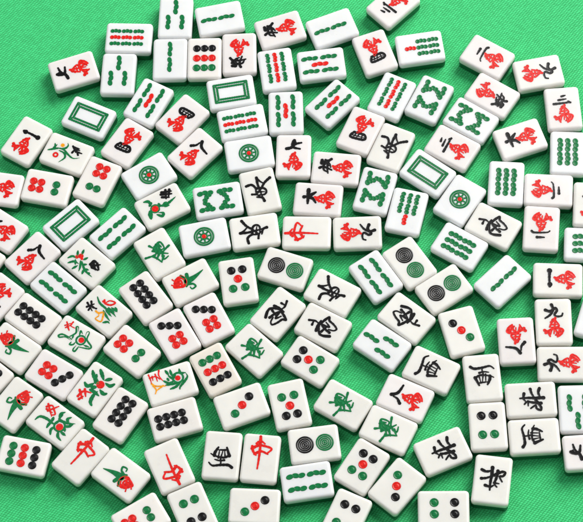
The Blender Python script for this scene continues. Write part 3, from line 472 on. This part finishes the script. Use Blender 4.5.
# ------------------------------------------------------------------ the tiles: x, y (mm), turn (degrees), kind, label
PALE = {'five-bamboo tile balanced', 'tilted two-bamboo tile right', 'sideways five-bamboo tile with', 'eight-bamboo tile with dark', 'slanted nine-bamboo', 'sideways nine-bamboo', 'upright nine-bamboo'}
TILES = [
    (-112.48, 138.72, 101.25, 'wan7', 'tile with black seven numeral left of red sign, farthest upper left, cloth around it'),
    (-78.59, 156.10, 80.55, 'bam9', 'sideways nine-bamboo tile, red middle row between green rows, at upper left above three-bamboo tile'),
    (-86.66, 132.88, 350.86, 'bam3', 'upright three-bamboo tile touching the lower edge of the sideways nine-bamboo tile, upper left'),
    (-50.05, 165.66, 351.78, 'bam3', 'three-bamboo tile cut by the top edge, directly above an upright two-bamboo tile'),
    (-55.79, 138.48, 353.16, 'bam2', 'upright two-bamboo tile left of the nine-dot tile with black top row'),
    (-24.22, 161.57, 94.15, 'bam2', 'sideways two-bamboo tile at the top edge, above the nine-dot tile'),
    (-35.74, 136.08, 173.45, 'dot9', 'nine-dot tile with black row at top, green row at bottom, near the top edge'),
    (-15.22, 136.32, 174.70, 'wan5', 'upside-down five-character tile, red sign above black numeral, right of the nine-dot tile near top'),
    (10.18, 148.79, 100.79, 'wan5', 'tilted five-character tile with black numeral left, near top edge left of sideways two-bamboo tile'),
    (5.31, 122.68, 1.41, 'bam9', 'upright nine-bamboo tile with red middle column, just left of a sideways five-bamboo tile'),
    (-22.52, 111.41, 92.12, 'haku', 'blank green-framed tile above the nine-bamboo tile with red middle row, in upper centre'),
    (40.53, 145.62, 104.03, 'bam2', 'tilted two-bamboo tile right of a five-character tile, above the sideways five-bamboo tile'),
    (31.40, 122.49, 90.08, 'bam5', 'sideways five-bamboo tile with short red stick between green rows, upper centre'),
    (63.10, 125.89, 192.32, 'wan4', 'upside-down four-character tile, red sign above black boxy numeral, right of two-bamboo tile'),
    (77.85, 156.47, 127.27, 'wan3', 'three-character tile cut by the top edge, resting corner down right of top centre'),
    (89.49, 125.31, 91.20, 'bam7', 'sideways seven-bamboo tile with one red stick pointing left, upper right of centre'),
    (127.11, 113.85, 50.48, 'wan2', 'tilted two-character tile with black strokes upper left, topmost of the upper right tiles'),
    (154.76, 99.23, 273.55, 'wan9', 'nine-character tile turned sideways, red sign left of black numeral, at upper right'),
    (164.93, 74.21, 356.91, 'wan3', 'upright three-character tile, black strokes over red sign, cut by upper right edge'),
    (162.89, 45.68, 349.80, 'bam6', 'upright six-bamboo tile cut by the right edge, under the three-character tile'),
    (126.13, 88.37, 229.74, 'wan5', 'tilted five-character tile, red sign left of black numeral, touching the tilted eight-bamboo tile'),
    (111.72, 74.23, 49.79, 'bam8', 'tilted eight-bamboo tile squeezed between a five-character and a three-character tile'),
    (98.82, 58.29, 51.55, 'wan3', 'tilted three-character tile below the tilted eight-bamboo tile, beside a blank green-framed tile'),
    (90.06, 90.85, 326.11, 'bam8', 'eight-bamboo tile with dark shadowed gap below, right of nine-bamboo tile with red column'),
    (68.98, 95.89, 327.82, 'bam9', 'slanted nine-bamboo tile with red middle column, below the sideways seven-bamboo tile'),
    (34.56, 95.99, 309.19, 'bam5', 'five-bamboo tile balanced corner down, pale green sticks and red centre, upper centre'),
    (48.41, 76.20, 148.68, 'wan4', 'upside-down four-character tile, red sign above boxy numeral, left of black east-wind tile'),
    (64.19, 63.23, 149.16, 'east', 'black east-wind tile between the four-character tile and the blank green-framed tile, right of centre'),
    (82.73, 44.25, 46.44, 'haku', 'blank green-framed tile lying left of a one-dot wheel tile, right half'),
    (137.63, 58.23, 101.85, 'wan6', "tilted six-character tile, black numeral left of red sign, above the two six-bamboo tiles' gap"),
    (125.51, 31.72, 348.62, 'bam6', 'upright six-bamboo tile above the black south-wind tile, right half'),
    (-142.96, 96.62, 322.50, 'wan1', 'one-character tile with single black stroke above red sign, far left, beside curved-stem plant tile'),
    (-120.46, 85.00, 329.55, 'plantA', 'plant tile with curved green stems, orange bud and red fruit, black writing at right'),
    (-106.06, 106.78, 58.14, 'haku', 'blank green-framed tile at upper left, below the seven-character tile'),
    (-104.31, 65.33, 149.96, 'dot6', 'six-dot tile with red cluster at top and two green dots below, left side'),
    (-133.10, 65.02, 251.04, 'dot6', 'sideways six-dot tile with red cluster left and green dots right, left of upright six-dot tile'),
    (-161.09, 68.71, 73.47, 'wan2', 'tile cut by left edge showing red sign only, below the one-character tile'),
    (-161.50, 42.86, 48.93, 'wan6', 'tile cut by left edge showing tilted red sign, above left of the eight-character tile'),
    (-121.37, 40.10, 305.61, 'haku', 'blank green-framed tile between the six-dot tiles and the palm-leaf plant tile'),
    (-144.34, 22.58, 309.74, 'wan8', 'eight-character tile left of the red-berry palm-leaf plant tile, numeral strokes at top right'),
    (-113.99, 14.97, 311.36, 'plantB', 'plant tile with feathery green leaves, red berries at top and black writing at right'),
    (-95.46, 31.00, 307.14, 'bam4', 'four-bamboo tile slanting upward right, above right of the feathery plant tile'),
    (-70.85, 111.73, 325.24, 'bam5', 'slanted five-bamboo tile with red centre stick, left of the four-character tile, upper left'),
    (-85.35, 87.29, 139.90, 'wan4', 'upside-down four-character tile, black boxy numeral at lower left, above a one-dot wheel tile'),
    (-52.29, 98.36, 312.60, 'wan4', 'four-character tile with black boxy numeral at upper right, above another character tile, upper left'),
    (-47.17, 75.58, 309.74, 'wan8', 'eight-character tile corner down with black strokes at upper right, left of a one-dot tile'),
    (-74.62, 64.42, 295.17, 'dot1', 'one-dot wheel tile above the plant tile with black writing, left half'),
    (-68.85, 44.23, 21.90, 'plantC', 'plant tile with red flower ringed in green under black writing, left half'),
    (-18.28, 91.08, 94.08, 'bam9', 'nine-bamboo tile with red middle row stacked between blank framed tile and one-dot tile'),
    (-16.29, 70.48, 91.62, 'dot1', 'one-dot wheel tile below the sideways nine-bamboo tile, upper centre'),
    (-12.72, 46.06, 185.96, 'east', 'upside-down black east-wind tile between a one-dot wheel tile and the eight-bamboo tile'),
    (7.38, 93.88, 354.90, 'bam5', 'upright five-bamboo tile above an upright seven-character tile, centre top'),
    (8.51, 65.39, 351.96, 'wan7', 'upright seven-character tile, black numeral above red sign, below the five-bamboo tile'),
    (31.58, 54.24, 76.55, 'wan5', 'five-character tile with black numeral left, above a six-character tile, centre'),
    (19.22, 36.26, 77.54, 'wan6', 'six-character tile with black numeral left, above the sideways red dragon tile'),
    (10.45, 16.70, 81.31, 'red', 'red dragon tile turned sideways with its long tail pointing right'),
    (38.59, 12.63, 264.72, 'wan9', 'nine-character tile turned sideways, red sign left, right of the sideways red dragon tile'),
    (51.76, 37.15, 337.52, 'bam8', 'upright eight-bamboo tile left of the upside-down seven-bamboo tile, centre right'),
    (67.68, 21.88, 159.33, 'bam7', 'upside-down seven-bamboo tile with one red stick below green ones'),
    (98.11, 24.86, 319.53, 'dot1', 'one-dot wheel tile right of a blank green-framed tile, above a south-wind tile'),
    (114.38, 6.42, 52.87, 'south', 'black south-wind tile below the upright six-bamboo tile, right half'),
    (93.85, -3.39, 51.25, 'bam6', 'slanted six-bamboo tile with three rows of green sticks, left of south-wind tile'),
    (148.35, 24.12, 259.19, 'wan2', 'two-character tile turned sideways, red sign left of black strokes, right side'),
    (140.62, 1.18, 168.13, 'wan2', 'upside-down two-character tile, red sign above black strokes, right side'),
    (170.50, 11.98, 348.85, 'wan1', 'blank-looking tile cut by the right edge, beside the sideways two-character tile'),
    (165.08, -12.11, 79.26, 'bam6', 'sideways six-bamboo tile cut by the right edge, right of the upside-down two-character tile'),
    (-131.11, 2.18, 41.78, 'bam4', 'four-bamboo tile slanting down right, between eight-character tile and black eight-dot tile, left side'),
    (-165.99, 0.00, 134.62, 'wan3', 'tile cut by left edge with red sign, touching the eight-character and eight-dot tiles'),
    (-146.41, -14.54, 46.43, 'dot8', 'eight-dot tile with black dots sloping down right, left side under four-bamboo tile'),
    (-123.32, -30.93, 321.24, 'plantD', 'plant tile with outlined leaves, red bloom and red writing at top, left side'),
    (-106.84, -15.57, 311.16, 'plantE', 'plant tile with orange ribbon shape, grassy leaves, black writing and red flower'),
    (-83.01, -10.60, 29.47, 'dot8', 'eight-dot tile with black dots sloping steeply, left of a red rose tile'),
    (-57.39, -4.73, 21.31, 'rose', 'rose tile with red bloom left and leaf pointing upper right, beside black eight-dot tile'),
    (-73.03, 15.08, 24.26, 'green', 'green dragon tile touching the rose tile, below a plant tile, left of centre'),
    (-93.36, -41.44, 223.12, 'dot6', 'six-dot tile with red cluster upper left, right of the orange-ribbon plant tile'),
    (-68.91, -35.30, 23.47, 'dot7', 'seven-dot tile left of another seven-dot tile, right of the black eight-dot tile'),
    (-49.38, -28.26, 20.79, 'dot7', 'seven-dot tile right of another seven-dot tile, above the nine-dot tile'),
    (-30.75, -7.71, 1.33, 'dot5', 'five-dot tile with black dots on top and green below, centre'),
    (-3.97, -3.63, 63.93, 'dot2', 'two-dot tile with black ring left and green ring right, under sideways red dragon tile'),
    (-11.11, -30.10, 314.60, 'south', 'black south-wind tile slanted, between the green dragon tile and a black-green two-dot tile'),
    (20.23, -21.76, 233.15, 'east', 'black east-wind tile lying right of slanted south-wind tile, below two-dot tile, centre'),
    (12.69, -41.43, 54.14, 'south', 'black south-wind tile below the centre east-wind tile, above a five-dot tile'),
    (45.35, -15.26, 26.81, 'bam4', 'four-bamboo tile slanting down right, left of the two-dot tile with black ring on top'),
    (65.08, -9.61, 26.96, 'dot2', 'two-dot tile with black ring above green ring, below the upside-down seven-bamboo tile'),
    (81.69, -27.91, 116.75, 'dot2', 'two-dot tile with green ring upper right of black ring, above a three-dot tile'),
    (58.88, -42.33, 224.12, 'south', 'black south-wind tile with strokes pointing lower right, above the three-bamboo and west-wind tiles'),
    (43.52, -56.36, 46.98, 'bam3', 'three-bamboo tile lying slanted, left of a black west-wind tile, centre right'),
    (87.68, -54.30, 8.20, 'dot3', 'three-dot tile with black dot at upper left, right of centre, below two-dot tile'),
    (114.38, -27.50, 307.00, 'bam2', 'two-bamboo tile standing corner down, right side, left of one-character tile'),
    (144.68, -30.95, 80.14, 'wan1', 'one-character tile turned sideways, single black stroke left of red sign, right side'),
    (138.37, -55.43, 353.42, 'wan9', 'upright nine-character tile, black numeral above red sign, right side under one-character tile'),
    (116.51, -63.87, 175.45, 'wan8', 'upside-down eight-character tile, red sign above black strokes, right side'),
    (139.12, -80.39, 82.61, 'wan9', 'nine-character tile turned sideways, cut by the right edge, below the upright nine-character tile'),
    (162.37, -55.58, 335.39, 'dot1', 'blank-looking slanted tile cut by the right edge, right of the upright nine-character tile'),
    (-158.86, -30.71, 316.88, 'rose', 'rose tile cut by left edge, leaf pointing lower right, under the black eight-dot tile'),
    (-137.26, -49.53, 230.86, 'dot7', 'seven-dot tile with red cluster at upper left of black dots, left side'),
    (-115.46, -61.16, 48.94, 'plantF', 'plant tile with thick green leaves, red bloom and red writing at lower left'),
    (-102.76, -78.01, 320.26, 'dot8', 'eight-dot tile with black dots rising up right, right of the thick-leaved plant tile'),
    (-73.96, -63.69, 11.33, 'plantG', 'plant tile with red writing, orange stroke and green feathery plant, above black eight-dot tile'),
    (-73.45, -84.51, 99.15, 'dot8', 'eight-dot tile with black dots nearly level, below the orange and red plant tile'),
    (-159.72, -64.16, 227.35, 'rose', 'rose tile at left edge with leaf pointing down left, above a nine-dot tile'),
    (-138.52, -77.68, 315.73, 'plantH', 'plant tile with red writing and dark leaves around red bloom, above left red dragon tile'),
    (-156.85, -94.81, 71.41, 'dot9', 'nine-dot tile turned sideways with green, red and black columns, lower left corner'),
    (-126.17, -99.19, 314.72, 'red', 'red dragon tile slanted with tail to lower left, between plant and rose tiles'),
    (-105.38, -112.28, 135.64, 'rose', 'rose tile at bottom left with red bloom at lower right of its leaf'),
    (-96.69, -138.38, 293.91, 'dot6', 'six-dot tile cut by the bottom edge with red cluster left, bottom left'),
    (-78.79, -110.77, 197.30, 'red', 'upside-down red dragon tile with tail pointing up, below the level black eight-dot tile'),
    (-68.70, -137.00, 196.91, 'dot4', 'four-dot tile with green dots above black, cut by bottom edge, below upside-down red dragon'),
    (-50.06, -108.61, 168.14, 'west', 'upside-down black west-wind tile beside an upright red dragon tile, bottom centre'),
    (-29.69, -112.89, 347.39, 'red', 'upright red dragon tile right of the upside-down west-wind tile, bottom centre'),
    (-35.75, -139.32, 260.19, 'dot3', 'three-dot tile cut by bottom edge, below the upright red dragon tile'),
    (-36.59, -81.57, 283.06, 'dot3', 'three-dot tile with green dot lower left, below the nine-dot tile with green top row'),
    (-48.75, -58.65, 21.29, 'dot9c', 'nine-dot tile with green row on top and black row at bottom, below a seven-dot tile'),
    (-26.42, -50.11, 39.57, 'green', 'green dragon tile corner down, right of the nine-dot tile with green top row'),
    (-10.65, -84.27, 185.27, 'dot5', 'five-dot tile with green dots on top and black below, right of three-dot tile'),
    (3.25, -60.66, 49.84, 'dot5', 'five-dot tile with black dots left and green dots right, below a south-wind tile'),
    (18.10, -88.21, 51.80, 'green', 'green dragon tile right of the green-topped five-dot tile, lower centre'),
    (40.40, -105.67, 57.01, 'green', 'green dragon tile below the eight-character tile with red sign at right, lower right of centre'),
    (51.91, -88.84, 58.12, 'wan8', 'eight-character tile with black strokes left of red sign, above a green dragon tile'),
    (68.02, -74.59, 56.24, 'west', 'black west-wind tile slanted, bar at upper left, right of the three-bamboo tile'),
    (95.01, -82.94, 357.45, 'west', 'upright black west-wind tile directly above an upright four-dot tile'),
    (93.73, -110.84, 355.86, 'dot4', 'upright four-dot tile with black dots above green, right side below west-wind tile'),
    (118.95, -98.79, 265.69, 'north', 'black north-wind tile lying sideways, directly above a sideways west-wind tile'),
    (117.46, -119.75, 85.86, 'west', 'sideways black west-wind tile directly below the sideways north-wind tile, lower right'),
    (142.75, -107.30, 173.64, 'bam3', 'three-bamboo tile upside down, cut by the right edge, right of north-wind tile'),
    (144.87, -132.24, 86.52, 'wan7', 'tile cut by lower right edge with black numeral, below the upside-down three-bamboo tile'),
    (67.81, -121.61, 285.89, 'north', 'tilted black north-wind tile above the sideways four-dot tile, lower right'),
    (91.39, -141.19, 345.54, 'north', 'upright black north-wind tile at bottom right, with bare cloth to its right'),
    (63.63, -153.56, 262.94, 'dot4', 'four-dot tile with green dots left and black dots right, cut by bottom edge'),
    (40.87, -137.88, 133.42, 'dot3', 'three-dot tile with green dot above red and black, corner down, bottom right of centre'),
    (23.76, -124.50, 320.41, 'dot5', 'five-dot tile with black dots at top, below a green dragon tile, bottom centre'),
    (11.71, -151.33, 328.37, 'dot4', 'four-dot tile cut by bottom edge, black dots above, right of sideways four-bamboo tile'),
    (-0.02, -108.69, 90.30, 'dot2', 'two-dot tile with black ring left of green, above the sideways four-bamboo tile'),
    (-6.45, -129.10, 91.38, 'bam4', 'sideways four-bamboo tile below the two-dot tile, bottom centre'),
    (-175.11, 21.08, 318.70, 'wan1', 'small corner of a blank white tile at the left edge, beside the eight-character tile'),
    (-174.99, -43.94, 43.99, 'dot9', 'corner of a tile with one black dot at left edge, between two rose tiles'),
    (-37.04, 43.58, 92.05, 'bam8', 'sideways eight-bamboo tile above a one-dot wheel tile, left of an upside-down east-wind tile'),
    (-46.83, 21.71, 94.43, 'dot1', 'one-dot wheel tile below the sideways eight-bamboo tile, left of a sideways east-wind tile'),
    (-18.40, 21.35, 271.12, 'east', 'black east-wind tile with strokes fanning left, between one-dot wheel and sideways red dragon tiles'),
]
first = {}
for x, y, deg, kind, label in TILES:
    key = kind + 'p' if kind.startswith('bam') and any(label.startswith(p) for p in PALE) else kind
    if key not in first:
        t = first[key] = make_tile(key)
    else:
        t = dup(first[key])
    t.location = (x * MM, y * MM, 0)
    t.rotation_euler = (0, 0, math.radians(deg))
    t['label'] = label; t['category'] = 'mahjong tile'; t['group'] = 'mahjong tiles scattered on green cloth'
